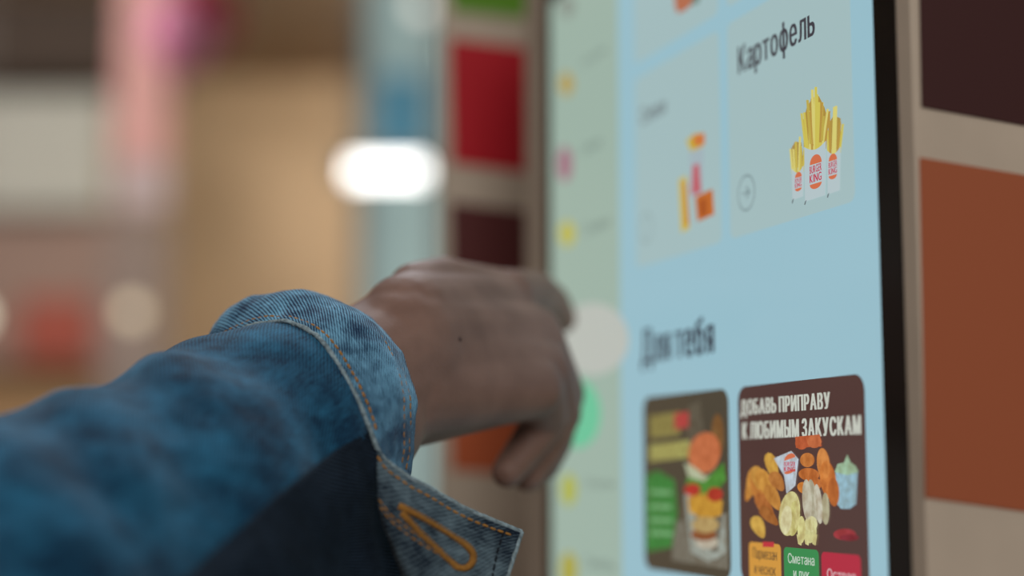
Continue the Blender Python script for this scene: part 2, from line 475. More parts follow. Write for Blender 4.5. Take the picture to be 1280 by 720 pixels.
# ------------------------------------------------------------------ tiled divider boards
m_board = mat('beige_board', (186, 172, 156), rough=.55, nvar=.05, nscale=30)
m_edge = mat('pale_board_edge', (205, 195, 180), rough=.5)
def divider(px_corner, depth, thick, width, tiles, label, px_edge=None):
    p = at(px_corner, 590, depth)
    root = empty('divider_board', (p.x, p.y, 0), ROW_RZ)
    tag(root, label, 'divider', 'tiled divider boards beside the kiosk')
    # local: x along row (towards camera), y into the row. The tiled face is x=0, looking at the camera
    bm = bmesh.new(); add_box(bm, -thick, 0, 0, width, .0, 1.9, 0, .0008)
    bm_obj('board', bm, m_board, root)
    for pts, col in tiles:
        q = [on_plane(x, y, p, ES, EN) for x, y in pts]
        bm = bmesh.new()
        a = [bm.verts.new((.0006, y, z)) for y, z in q]; b = [bm.verts.new((-.0004, y, z)) for y, z in q]
        bm.faces.new(a); bm.faces.new(b[::-1])
        for i in range(4): bm.faces.new([a[i], b[i], b[(i+1) % 4], a[(i+1) % 4]])
        bmesh.ops.recalc_face_normals(bm, faces=bm.faces)
        o = bm_obj('coloured_tile', bm, mat('tile_%d_%d_%d' % col, col, rough=.5, spec=.25), root)
    return root
def tl(x0, x1, y0, y1, s, s2=None):
    s2 = s if s2 is None else s2
    return [(x0, y0), (x1, y0+s*(x1-x0)), (x1, y1+s2*(x1-x0)), (x0+(y1-y0)*.018, y1)]
RD = sx(1156)
dR = (O3+ES*RD-CAM).dot(FWD)/ray(1156, 590).dot(FWD)
kr = on_plane(1156, 590, O3, EN, ES)[0]
qR = O3+ES*kr
divider(1156, (qR.xy.length/ray(1156, 590).xy.length)-.0002, sx(1156)-sx(1135)-.0004, .16,
        [(tl(1143, 1420, -330, 134, .18, .175), (62, 32, 32)), (tl(1149, 1420, 197, 622, .17, .135), (160, 88, 58)), (tl(1160, 1420, 770, 1080, .12, .1), (120, 24, 34))],
        'beige board with a big dark brown and an orange tile, right of the touchscreen')
divider(551, 1.03, .010, .13,
        [(tl(562, 700, -130, 14, .10), (88, 140, 30)), (tl(562, 700, 48, 204, .13), (178, 16, 34)), (tl(562, 700, 252, 412, .12), (84, 36, 36)), (tl(562, 700, 455, 588, .06), (178, 88, 52))],
        'blurred beige board with green, red, brown and orange tiles, behind the hand')

# ------------------------------------------------------------------ the person: forearm, hand, denim sleeve
person = empty('person', (at(-350, 1040, .40).x, at(-350, 1040, .40).y, 0))
tag(person, 'person in a blue denim jacket reaching out a hand to tap the touchscreen', 'person')
PL = person.location.copy()
def P(px, py, d): return at(px, py, d)-PL      # person-local

# --- hand: tapered capsules blended into one skin
def capsule(bm, a, b, ra, rb, n=10, flat=None, seg=20):
    """tapered capsule with round ends; flat=(axis, factor) squashes across the limb"""
    a, b = Vector(a), Vector(b); t = (b-a); L_ = t.length; t.normalize()
    u = (flat[0]-t*flat[0].dot(t)).normalized() if flat else t.orthogonal().normalized()
    w = t.cross(u); fu = flat[1] if flat else 1
    prof = [(-ra*math.cos(i*math.pi/2/5), ra*math.sin(i*math.pi/2/5)) for i in range(1, 6)]
    prof += [(L_*i/n, ra+(rb-ra)*i/n) for i in range(1, n)]
    prof += [(L_+rb*math.sin(i*math.pi/2/5), rb*math.cos(i*math.pi/2/5)) for i in range(0, 5)]
    rings = [[bm.verts.new(a+t*x+(u*math.cos(k*2*math.pi/seg)*fu+w*math.sin(k*2*math.pi/seg))*r) for k in range(seg)] for x, r in prof]
    for i in range(len(rings)-1):
        for k in range(seg): bm.faces.new([rings[i][k], rings[i][(k+1) % seg], rings[i+1][(k+1) % seg], rings[i+1][k]])
    p = bm.verts.new(a-t*ra); q = bm.verts.new(b+t*rb)
    for k in range(seg):
        bm.faces.new([p, rings[0][(k+1) % seg], rings[0][k]]); bm.faces.new([q, rings[-1][k], rings[-1][(k+1) % seg]])

bm = bmesh.new()
def cap(p, q, ra, rb, flat=None): capsule(bm, P(*p), P(*q), ra, rb, flat=flat)
# forearm and wrist
cap((250, 640, .57), (440, 520, .638), .036, .031)
cap((430, 505, .635), (500, 452, .660), .030, .029)
cap((430, 458, .645), (520, 408, .675), .021, .0220)
cap((450, 505, .636), (520, 475, .662), .024, .024)
# back of the hand: metacarpals fanning out
MC = [((512, 402, .665), (632, 376, .735), .0215, .0135),     # index
      ((508, 428, .660), (664, 420, .728), .0250, .0150),     # middle
      ((500, 452, .655), (672, 462, .715), .0250, .0150),     # ring
      ((505, 486, .652), (662, 484, .700), .0235, .0150),     # little
      ((500, 510, .655), (610, 500, .690), .0180, .0130)]
for a_, b_, ra, rb in MC: cap(a_, b_, ra, rb)
cap((520, 364, .680), (556, 350, .702), .0130, .0110)
cap((556, 352, .700), (628, 366, .738), .0110, .0115)
# fleshy web towards thumb, thumb tucked behind palm
cap((520, 420, .690), (610, 430, .745), .020, .014)
cap((610, 430, .745), (648, 420, .780), .0120, .0105)
cap((648, 420, .780), (668, 412, .805), .0105, .0090)
def finger(pts, rs):
    for i in range(len(pts)-1): cap(pts[i], pts[i+1], rs[i], rs[i+1])
IDX = [(634, 371, .735), (668, 368, .778), (688, 380, .803), (701, 398, .822)]
finger(IDX, [.0135, .0122, .0105, .0086])
finger([(668, 430, .728), (701, 492, .752), (690, 550, .752), (678, 582, .744)], [.0150, .0118, .0102, .0084])
finger([(674, 466, .715), (697, 515, .738), (680, 560, .736), (660, 594, .728)], [.0150, .0118, .0100, .0082])
finger([(668, 488, .705), (682, 525, .722), (656, 562, .716), (634, 590, .706)], [.0140, .0104, .0090, .0076])
me = bpy.data.meshes.new('raw'); bm.to_mesh(me); bm.free()
raw = bpy.data.objects.new('raw', me); COL.objects.link(raw)
md = raw.modifiers.new('r', 'REMESH'); md.mode = 'VOXEL'; md.voxel_size = .0013; md.use_smooth_shade = True
md = raw.modifiers.new('s', 'SMOOTH'); md.factor = .6; md.iterations = 13
bpy.context.view_layer.update()
hm = bpy.data.meshes.new_from_object(raw.evaluated_get(bpy.context.evaluated_depsgraph_get()))
bpy.data.objects.remove(raw)
# skin
sk = bpy.data.materials.new('brown_skin'); sk.use_nodes = True
nt = sk.node_tree; b = nt.nodes['Principled BSDF']
tc = nt.nodes.new('ShaderNodeTexCoord'); n1 = nt.nodes.new('ShaderNodeTexNoise'); n1.inputs['Scale'].default_value = 45; n1.inputs['Detail'].default_value = 5
rp = nt.nodes.new('ShaderNodeValToRGB'); rp.color_ramp.elements[0].position = .3; rp.color_ramp.elements[1].position = .72
rp.color_ramp.elements[0].color = lin((108, 81, 71)); rp.color_ramp.elements[1].color = lin((130, 101, 90))
nt.links.new(tc.outputs['Object'], n1.inputs['Vector']); nt.links.new(n1.outputs['Fac'], rp.inputs['Fac']); nt.links.new(rp.outputs['Color'], b.inputs['Base Color'])
n2 = nt.nodes.new('ShaderNodeTexVoronoi'); n2.inputs['Scale'].default_value = 900
bp = nt.nodes.new('ShaderNodeBump'); bp.inputs['Strength'].default_value = .12; bp.inputs['Distance'].default_value = .0006
nt.links.new(tc.outputs['Object'], n2.inputs['Vector']); nt.links.new(n2.outputs['Distance'], bp.inputs['Height']); nt.links.new(bp.outputs['Normal'], b.inputs['Normal'])
b.inputs['Roughness'].default_value = .55; b.inputs['Specular IOR Level'].default_value = .25
b.inputs['Subsurface Weight'].default_value = .08; b.inputs['Subsurface Radius'].default_value = (.006, .002, .001)
body = link('hand_and_forearm', hm, sk, person, True)
# nail of the index finger
def ellipsoid(name, c, ax, m, parent, n=14):
    bm = bmesh.new(); bmesh.ops.create_uvsphere(bm, u_segments=n, v_segments=n, radius=1)
    M = Matrix((ax[0], ax[1], ax[2])).transposed()
    for v in bm.verts: v.co = M @ v.co+c
    return bm_obj(name, bm, m, parent, True)
hvt = None
t_ = (P(*IDX[3])-P(*IDX[2])).normalized(); upv = UP-t_*UP.dot(t_); upv.normalize(); sd = t_.cross(upv)
ellipsoid('fingernail', P(*IDX[3])+upv*.0066+t_*.002, (t_*.0062, sd*.0052, upv*.0016), mat('nail', (176, 140, 126), rough=.3), person)

from mathutils.bvhtree import BVHTree
hb = BVHTree.FromPolygons([v.co for v in hm.vertices], [tuple(p.vertices) for p in hm.polygons])
h = hb.ray_cast(CAM-PL, ray(575, 424).normalized(), 2)
if h[0] is not None:
    n_ = h[1]; n_ = n_ if n_.dot(ray(575, 424)) < 0 else -n_; e1 = n_.orthogonal().normalized(); e2 = n_.cross(e1)
    ellipsoid('mole', h[0], (e1*.0010, e2*.0010, n_*.0004), mat('mole_brown', (58, 38, 34), rough=.6), person, 10)

# --- denim
def denim(name, dk, lt, fade=.5, shift=0.0, tw=1.0, sheen=.10):
    m = bpy.data.materials.new(name); m.use_nodes = True
    nt = m.node_tree; N = nt.nodes; K = nt.links; b = N['Principled BSDF']
    b.inputs['Roughness'].default_value = .88; b.inputs['Specular IOR Level'].default_value = .12
    b.inputs['Sheen Weight'].default_value = sheen; b.inputs['Sheen Roughness'].default_value = .5
    uv = N.new('ShaderNodeUVMap')
    def mathn(op, a, bb=None):
        n = N.new('ShaderNodeMath'); n.operation = op
        for i, v in enumerate((a, bb)):
            if v is None: continue
            if isinstance(v, (int, float)): n.inputs[i].default_value = v
            else: K.new(v, n.inputs[i])
        return n.outputs[0]
    sp = N.new('ShaderNodeSeparateXYZ'); K.new(uv.outputs[0], sp.inputs[0])
    # diagonal twill, about one line per millimetre, broken up by a fine noise
    wob = N.new('ShaderNodeTexNoise'); wob.inputs['Scale'].default_value = 260; K.new(uv.outputs[0], wob.inputs['Vector'])
    ph = mathn('ADD', mathn('MULTIPLY', sp.outputs[0], 2*math.pi/.00135*.62), mathn('MULTIPLY', sp.outputs[1], 2*math.pi/.00135*.78))
    ph = mathn('ADD', ph, mathn('MULTIPLY', wob.outputs['Fac'], 3.2))
    s1 = mathn('ADD', mathn('MULTIPLY', mathn('SINE', ph), .5), .5)
    # thread streaks
    mp = N.new('ShaderNodeMapping'); mp.inputs['Scale'].default_value = (160, 1500, 1); K.new(uv.outputs[0], mp.inputs[0])
    st = N.new('ShaderNodeTexNoise'); st.inputs['Scale'].default_value = 1; st.inputs['Detail'].default_value = 3; K.new(mp.outputs[0], st.inputs['Vector'])
    # fade patches
    fd = N.new('ShaderNodeTexNoise'); fd.inputs['Scale'].default_value = 38; fd.inputs['Detail'].default_value = 6; fd.inputs['Roughness'].default_value = .6
    tc = N.new('ShaderNodeTexCoord'); K.new(tc.outputs['Object'], fd.inputs['Vector'])
    fd2 = N.new('ShaderNodeTexNoise'); fd2.inputs['Scale'].default_value = 130; fd2.inputs['Detail'].default_value = 4; K.new(tc.outputs['Object'], fd2.inputs['Vector'])
    f = mathn('ADD', mathn('MULTIPLY', mathn('SUBTRACT', fd.outputs['Fac'], .5), 1.9*fade), mathn('MULTIPLY', mathn('SUBTRACT', fd2.outputs['Fac'], .5), .9*fade))
    f = mathn('ADD', f, mathn('MULTIPLY', mathn('SUBTRACT', s1, .5), .55*tw))
    f = mathn('ADD', f, mathn('MULTIPLY', mathn('SUBTRACT', st.outputs['Fac'], .5), .9))
    f = mathn('ADD', f, .45+shift)
    r = N.new('ShaderNodeValToRGB'); e = r.color_ramp.elements
    e[0].position = .05; e[0].color = lin(dk); e[1].position = .95; e[1].color = lin(lt)
    K.new(f, r.inputs['Fac']); K.new(r.outputs['Color'], b.inputs['Base Color'])
    bp = N.new('ShaderNodeBump'); bp.inputs['Strength'].default_value = .5; bp.inputs['Distance'].default_value = .00035
    K.new(mathn('ADD', s1, mathn('MULTIPLY', st.outputs['Fac'], .8)), bp.inputs['Height']); K.new(bp.outputs['Normal'], b.inputs['Normal'])
    return m
D_SLEEVE = denim('denim_sleeve', (2, 31, 56), (44, 116, 154), .75, -.09, .6)
D_CUFF = denim('denim_cuff', (8, 36, 68), (120, 178, 212), 1.05, -.02, 1.1)
D_FLAP = denim('denim_flap', (10, 24, 40), (112, 134, 146), .95, -.12, .45)
D_SHADED = denim('denim_shaded', (4, 9, 17), (46, 64, 84), .4, -.25, 1.6, 0)  # dark denim with the cuff's shade worked into its colour
M_PIPE = mat('frayed_edge', (128, 146, 154), rough=.9, spec=.1, nvar=.45, nscale=500, bump=.8)
M_THREAD = mat('ochre_thread', (158, 112, 52), rough=.7, spec=.2, nvar=.25, nscale=900)
M_SEAM = mat('dark_seam', (14, 20, 30), rough=.9)

def grid_surface(name, rows, m, parent, nu=8, nv=6, thick=.0011, disp=None, close=False):
    """rows: list of control columns (each a list of person-local points); smooth loft with metre UVs"""
    cols_ = [crom(r, nv) for r in rows]
    nvv = len(cols_[0])
    full = [crom([c_[j] for c_ in cols_], nu) for j in range(nvv)]      # full[j][i]
    nu_ = len(full[0])
    bm = bmesh.new(); uvl = bm.loops.layers.uv.new('UVMap')
    U = [[0]*nu_ for _ in range(nvv)]; V = [[0]*nu_ for _ in range(nvv)]
    for j in range(nvv):
        for i in range(nu_):
            U[j][i] = 0 if i == 0 else U[j][i-1]+(full[nvv//2][i]-full[nvv//2][i-1]).length
            V[j][i] = 0 if j == 0 else V[j-1][i]+(full[j][nu_//2]-full[j-1][nu_//2]).length
    if disp:
        new = [[None]*nu_ for _ in range(nvv)]
        for j in range(nvv):
            for i in range(nu_):
                tu = full[j][min(i+1, nu_-1)]-full[j][max(i-1, 0)]; tv = full[min(j+1, nvv-1)][i]-full[max(j-1, 0)][i]
                nn = tu.cross(tv)
                nn = nn.normalized() if nn.length > 1e-12 else Vector((0, 0, 1))
                new[j][i] = full[j][i]+nn*disp(U[j][i], V[j][i], i/(nu_-1), j/(nvv-1))
        full = new
    vs = [[bm.verts.new(full[j][i]) for i in range(nu_)] for j in range(nvv)]
    for j in range(nvv-1):
        for i in range(nu_-1):
            f = bm.faces.new([vs[j][i], vs[j][i+1], vs[j+1][i+1], vs[j+1][i]]); f.smooth = True
            for lp, (jj, ii) in zip(f.loops, ((j, i), (j, i+1), (j+1, i+1), (j+1, i))): lp[uvl].uv = (U[jj][ii], V[jj][ii])
    o = bm_obj(name, bm, m, parent, True)
    if thick:
        s_ = o.modifiers.new('thickness', 'SOLIDIFY'); s_.thickness = thick; s_.offset = 0
    return o, full

# sleeve: rings about the arm axis
AX = [((430, 505, .655), .030), ((392, 530, .636), .044), ((345, 563, .613), .0512), ((268, 624, .579), .0562), ((160, 694, .540), .0620), ((30, 782, .500), .0690), ((-150, 900, .450), .071), ((-350, 1040, .40), .070), ((-420, 1120, .38), .055)]
cen = [P(*a_[0]) for a_ in AX]; rad = [a_[1] for a_ in AX]
NS = 16
cc = crom(cen, NS)
rr = [v.x for v in crom([Vector((r_, 0, 0)) for r_ in rad], NS)]
bm = bmesh.new(); uvl = bm.loops.layers.uv.new('UVMap')
SEG = 160; rings = []; al = 0; als = []
for i in range(len(cc)):
    t = (cc[min(i+1, len(cc)-1)]-cc[max(i-1, 0)]).normalized()
    u = (UP-t*UP.dot(t)).normalized(); w = t.cross(u)     # w: towards camera-right side or away
    if i: al += (cc[i]-cc[i-1]).length
    als.append(al); ring = []
    for k in range(SEG):
        a_ = k*2*math.pi/SEG
        dirv = u*math.cos(a_)+w*math.sin(a_)
        q = cc[i]+dirv*rr[i]
        amp = min(1, max(0, (al-.045)/.07))
        # slack folds running across the arm, plus soft creases
        f = .0042*noise.noise(Vector((al*26+math.sin(a_*1.0)*.9, math.cos(a_)*.9, math.sin(a_)*.9)))*2
        f += .0030*math.sin(al*120+2.2*math.cos(a_+.4)+3*noise.noise(q*14))*(.5+.5*noise.noise(q*9+Vector((3, 1, 7))))
        f += .0016*noise.noise(q*46)+.0007*noise.noise(q*120)
        ring.append(bm.verts.new(q+dirv*f*(.25+.75*amp)))
    rings.append(ring)
for i in range(len(rings)-1):
    for k in range(SEG):
        f = bm.faces.new([rings[i][k], rings[i+1][k], rings[i+1][(k+1) % SEG], rings[i][(k+1) % SEG]]); f.smooth = True
        for lp, (ii, kk) in zip(f.loops, ((i, k), (i+1, k), (i+1, k+1), (i, k+1))): lp[uvl].uv = (als[ii], kk*2*math.pi/SEG*.055)
bm.faces.new(rings[-1])
bmesh.ops.recalc_face_normals(bm, faces=bm.faces)
sleeve = bm_obj('jacket_sleeve', bm, D_SLEEVE, person, True)
sleeve['label'] = 'faded blue denim jacket sleeve'

# cuff band
E = [(300, 540, .665), (270, 480, .650), (262, 440, .634), (268, 431, .630), (290, 418, .624), (320, 406, .616), (345, 401, .609), (370, 405, .602), (395, 420, .595), (420, 450, .587), (440, 485, .581), (458, 525, .577), (468, 555, .575), (478, 574, .577), (488, 600, .582)]
Mx = [(320, 535, .685), (285, 475, .665), (268, 425, .645), (281, 398, .645), (312, 374, .640), (345, 367, .634), (378, 368, .627), (405, 375, .620), (432, 390, .610), (458, 414, .600), (480, 450, .592), (493, 493, .586), (495, 540, .584), (494, 578, .587), (496, 606, .590)]
Dd = [(380, 520, .71), (340, 460, .695), (330, 420, .680), (345, 405, .678), (370, 393, .672), (392, 384, .665), (412, 380, .656), (437, 386, .646), (467, 402, .634), (492, 430, .622), (509, 463, .611), (518, 497, .603), (517, 540, .599), (512, 580, .598), (505, 620, .598)]
rows = [[P(*e), P(*m_), P(*d)] for e, m_, d in zip(E, Mx, Dd)]
def cd(u, v, a, b_): return .0012*noise.noise(Vector((u*60, v*45, 2)))+.0006*noise.noise(Vector((u*160, v*160, 5)))
cuff, cg = grid_surface('cuff', rows, D_CUFF, sleeve, nu=10, nv=10, thick=.0016, disp=cd)
# flap with buttonhole
F1 = [(470, 558, .5745), (480, 574, .5755), (510, 596, .578), (540, 612, .581), (575, 632, .585), (612, 649, .589), (652, 665, .594)]
F2 = [(472, 606, .570), (486, 626, .569), (508, 642, .570), (535, 658, .573), (568, 676, .577), (602, 690, .582), (640, 700, .588)]
F3 = [(478, 645, .568), (493, 664, .566), (515, 682, .567), (538, 698, .570), (565, 714, .574), (598, 728, .580), (630, 735, .586)]
F4 = [(505, 720, .570), (516, 736, .568), (532, 752, .568), (550, 765, .570), (570, 776, .574), (594, 784, .580), (616, 790, .585)]
rows = [[P(*a_) for a_ in q] for q in zip(F1, F2, F3, F4)]
def fd_(u, v, a, b_): return .0009*noise.noise(Vector((u*70, v*70, 8)))+.0005*noise.noise(Vector((u*200, v*200, 1)))
flap, fg = grid_surface('cuff_flap', rows, D_FLAP, sleeve, nu=10, nv=10, thick=.0018, disp=fd_)
flap['label'] = 'greyer worn cuff end with an ochre buttonhole'

CAML = CAM-PL
def toward(p, d): return p+(CAML-p).normalized()*d

# frayed edge
bm = bmesh.new()
edge = cg[0][:-12]+[]
add_tube(bm, [toward(p, .0004) for p in cg[0][:-14]], .00095, 10)
side = [row[-1] for row in fg]
pts = [toward(p, .0004) for p in fg[0]]
add_tube(bm, pts, .00095, 10)
add_tube(bm, [toward(p, .0004) for p in side], .00095, 10)
add_tube(bm, [toward(cg[0][-16], .0004), toward(cg[0][-15], .0004), toward(fg[0][0], .0004), toward(fg[0][2], .0004)], .00095, 10)
bmesh.ops.subdivide_edges(bm, edges=bm.edges, cuts=1)
for v in bm.verts: v.co += noise.noise_vector(v.co*700)*.00022
bm_obj('cuff_edge', bm, M_PIPE, sleeve, True)

def stitches(name, pts, L_=.0026, gap_=.0007, r=.00042, m=M_THREAD, lift=.0011, bm=None):
    own = bm is None
    if own: bm = bmesh.new()
    d = [0]
    for i in range(1, len(pts)): d.append(d[-1]+(pts[i]-pts[i-1]).length)
    def pos(s_):
        for i in range(1, len(pts)):
            if d[i] >= s_:
                t = (s_-d[i-1])/max(1e-9, d[i]-d[i-1]); return pts[i-1].lerp(pts[i], t)
        return pts[-1].copy()
    s_ = 0
    while s_+L_ < d[-1]:
        q = [pos(s_), pos(s_+L_*.15), pos(s_+L_*.5), pos(s_+L_*.85), pos(s_+L_)]
        lf = [lift-.0006, lift, lift+.0002, lift, lift-.0006]
        add_tube(bm, [toward(a_, l_) for a_, l_ in zip(q, lf)], [r*.6, r, r*1.1, r, r*.6], 7)
        s_ += L_+gap_
    if own: return bm_obj(name, bm, m, sleeve, True)
def iso(g, frac, i0, i1):      # line at fraction across the strip
    n = len(g)-1; f = frac*n; j = int(f); t = f-j
    return [g[j][i].lerp(g[min(j+1, n)][i], t) for i in range(i0, i1)]
nU = len(cg[0])
o = stitches('rim_stitching', iso(cg, .09, 28, nU-24)); 
o = stitches('wrist_stitching', iso(cg, .88, 60, nU-8), r=.00034, lift=.0019)
o = stitches('wrist_stitching', iso(cg, .70, 60, nU-8), r=.00034, lift=.0019)
nF = len(fg[0])
o = stitches('flap_stitching', iso(fg, .075, 1, nF-2))
o = stitches('flap_side_stitching', [row[-6] for row in fg[2:]], m=M_SEAM)
o = stitches('flap_seam_stitching', iso(fg, .50, 0, 40), r=.00030)
o = stitches('flap_seam_stitching', iso(fg, .58, 0, 44), r=.00030)

# keyhole buttonhole: whipped ochre ring with the gap in the middle
def fpt(px, py):
    """point of the flap surface seen at that pixel"""
    best = None
    for row in fg:
        for p in row:
            q = p+PL-CAM; d = q.dot(FWD); x = 640+q.dot(RT)/d*FPX; y = 360-q.dot(UP)/d*FPX
            e = (x-px)**2+(y-py)**2
            if best is None or e < best[0]: best = (e, d)
    return P(px, py, best[1]-.0012)
BH0 = [(499, 634), (506, 636), (520, 646), (536, 657), (554, 668), (572, 678), (583, 686), (589, 694), (588, 703), (579, 708), (569, 705), (563, 697), (552, 686), (538, 675), (522, 660), (508, 646), (500, 637)]
BH = [(499, 633), (508, 637), (522, 644), (538, 653), (556, 664), (573, 675), (585, 684), (591, 693), (590, 703), (582, 710), (571, 709), (563, 702), (550, 690), (536, 677), (522, 663), (510, 650), (501, 641)]
bp_ = crom([fpt(*q) for q in BH], 6)
bm = bmesh.new(); add_tube(bm, bp_, .0005, 8)
s_ = 0
for i in range(0, len(bp_)-1):      # whip stitches across the ring
    for t in (0,):
        q = bp_[i].lerp(bp_[i+1], t); tan = (bp_[i+1]-bp_[i]).normalized(); n_ = (CAML-q).normalized(); s2 = tan.cross(n_)
        add_tube(bm, [q-s2*.0013-n_*.0004, q-s2*.0007+n_*.0008, q+s2*.0007+n_*.0008, q+s2*.0013-n_*.0004], .00031, 6)
o = bm_obj('buttonhole', bm, M_THREAD, sleeve, True); o['label'] = 'ochre whip-stitched keyhole buttonhole'

# placket under the cuff: dark denim, deepened in colour to stand for shade
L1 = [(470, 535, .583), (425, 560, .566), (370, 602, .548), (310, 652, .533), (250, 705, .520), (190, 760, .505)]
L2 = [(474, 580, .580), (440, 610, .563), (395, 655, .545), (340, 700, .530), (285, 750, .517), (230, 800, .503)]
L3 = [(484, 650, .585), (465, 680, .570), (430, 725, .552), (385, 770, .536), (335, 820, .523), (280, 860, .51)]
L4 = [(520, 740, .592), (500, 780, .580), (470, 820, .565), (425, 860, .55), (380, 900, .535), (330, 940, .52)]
from mathutils.bvhtree import BVHTree
svt = BVHTree.FromPolygons([v.co for v in sleeve.data.vertices], [tuple(p.vertices) for p in sleeve.data.polygons])
def on_sleeve(px, py, d, lift):
    dr = ray(px, py); h = svt.ray_cast(CAM-PL, dr.normalized(), 2)
    if h[0] is not None: d = min(d, (h[0]+PL-CAM).dot(FWD)-lift)
    return P(px, py, d)
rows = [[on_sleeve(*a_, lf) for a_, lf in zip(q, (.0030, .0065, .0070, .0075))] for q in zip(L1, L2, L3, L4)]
plk, pg = grid_surface('sleeve_placket', rows, D_SHADED, sleeve, nu=10, nv=8, thick=.0014, disp=fd_)
plk['label'] = 'dark twill strip under the cuff with shade painted in'

# ------------------------------------------------------------------ the hall behind
def struct(o): o['kind'] = 'structure'; return o
bm = bmesh.new(); add_box(bm, -9, 6, -5, 9.2, -.1, 0)
struct(bm_obj('floor', bm, mat('floor_tiles', (120, 100, 84), rough=.35, nvar=.12, nscale=1.2)))
bm = bmesh.new(); add_box(bm, -9, 6, 2.4, 9.2, 3.55, 3.7)
struct(bm_obj('ceiling', bm, mat('ceiling_brown', (160, 138, 114), rough=.8, nvar=.1, nscale=1)))
bm = bmesh.new(); add_box(bm, -9, 6, 8.6, 8.8, 0, 3.55)
struct(bm_obj('wall_back', bm, mat('tan_wood_wall', (216, 186, 150), rough=.7, nvar=.14, nscale=1.3)))

def bg_box(name, x0, x1, y0, y1, d, depth, m, parent=None, bev=.01):
    a = at(x0, y1, d); b_ = at(x1, y0, d)
    bm = bmesh.new(); add_box(bm, a.x, b_.x, a.y, a.y+depth, a.z, b_.z, 0, bev)
    return bm_obj(name, bm, m, parent)
# dark bulkhead and shop front on the left
o = bg_box('trim_1', -300, 196, -160, 92, 7.2, .5, mat('bulkhead', (78, 66, 58), rough=.8)); struct(o)
o = bg_box('shop_sign', -260, 128, 112, 262, 7.3, .1, mat('pale_sign', (190, 190, 180), rough=.6)); tag(o, 'wide pale grey shop sign board under the dark bulkhead', 'sign')
o = bg_box('shop_counter', -260, 175, 457, 948, 7.3, .5, mat('tan_counter', (176, 140, 100), rough=.6)); tag(o, 'tan counter front under the dusky wall panel', 'counter')
o = bg_box('wall_panel', -260, 175, 262, 457, 7.35, .1, mat('mauve_panel', (158, 132, 120), rough=.7)); tag(o, 'dusky pink wall panel below the pale sign board', 'wall panel')
o = bg_box('poster', 22, 112, 372, 452, 7.32, .04, mat('red_poster', (170, 84, 68), rough=.6)); tag(o, 'small brick red poster on the dusky wall panel', 'poster')
# round column
def column(px, d, r, z1, m):
    c_ = at(px, 590, d); bm = bmesh.new(); add_tube(bm, [(c_.x, c_.y, 0), (c_.x, c_.y, z1)], r, 32); return bm_obj('column', bm, m)
o = column(165, 6.3, .14, 2.38, mat('grey_column', (150, 134, 126), rough=.6)); tag(o, 'greyish round column under the pink hanging banner', 'column')
# banner
ban = empty('hanging_banner', at(176, 262, 6.0)); tag(ban, 'long pink hanging banner with a pale lower end', 'banner')
def loc_box(name, px0, px1, py0, py1, d, dep, m, root):
    a = at(px0, py1, d)-root.location; b_ = at(px1, py0, d)-root.location
    bm = bmesh.new(); add_box(bm, a.x, b_.x, a.y, a.y+dep, a.z, b_.z, 0, .003); return bm_obj(name, bm, m, root)
loc_box('banner_cloth', 142, 210, -140, 200, 6.0, .02, mat('pink_cloth', (240, 184, 178), rough=.8), ban)
loc_box('lower_panel', 142, 210, 200, 262, 6.0, .02, mat('pale_cloth', (214, 196, 196), rough=.8), ban)
# balloons
def balloon(px, py, d, r, m, label):
    c_ = at(px, py, d); root = empty('balloon', c_); tag(root, label, 'balloon', 'party balloons under the ceiling')
    bm = bmesh.new(); bmesh.ops.create_uvsphere(bm, u_segments=32, v_segments=24, radius=r)
    for v in bm.verts:
        v.co.z *= 1.18
        if v.co.z < 0: k = 1-.35*(v.co.z/(r*1.18))**2; v.co.x *= k; v.co.y *= k
    bm_obj('balloon_skin', bm, m, root, True)
    bm = bmesh.new(); add_tube(bm, [(0, 0, -r*1.17), (0, 0, -r*1.28)], [.006, .016], 12); bm_obj('knot', bm, m, root, True)
    bm = bmesh.new(); add_tube(bm, [(0, 0, -r*1.25), (r*1.15, 0, -r*.6), (r*1.2, 0, r), (r*.8, 0, 3.55-c_.z)], .0015, 6); bm_obj('string', bm, mat('white_string', (220, 220, 215)), root)
balloon(226, 42, 5.2, .12, mat('pink_rubber', (255, 160, 202), rough=.25, spec=.5), 'bright pink balloon beside the banner')
balloon(256, 24, 5.5, .125, mat('red_rubber', (196, 30, 60), rough=.25, spec=.5), 'red balloon half hidden behind the pink one')
# pale glazed display wall
gl = empty('glass_display_case', at(500, 590, 5.6)); gl.location.z = 0; tag(gl, 'tall pale blue-green display case left of the tiled board', 'display case')
m_lit = mat('lit_case_back', (150, 168, 160), rough=.5, emit=(128, 150, 150), estr=.80)
a = at(446, 590, 5.6)-gl.location; b_ = at(640, 590, 5.6)-gl.location
bm = bmesh.new(); add_box(bm, a.x, b_.x, .05, .4, .05, 3.2, 0, .01); bm_obj('case_body', bm, m_lit, gl)
for x in (446, 552):
    q = at(x, 590, 5.6)-gl.location; bm = bmesh.new(); add_box(bm, q.x-.02, q.x+.02, .0, .05, 0, 3.25); bm_obj('case_post', bm, mat('grey_metal', (150, 150, 145), rough=.4), gl)
q0 = at(468, 190, 5.6)-gl.location; q1 = at(524, 75, 5.6)-gl.location
bm = bmesh.new(); add_box(bm, q0.x, q1.x, .03, .06, q0.z+0, q1.z, 0, .01); bm_obj('blue_picture', bm, mat('lit_blue', (84, 150, 178), rough=.5, emit=(70, 140, 170), estr=.35), gl)
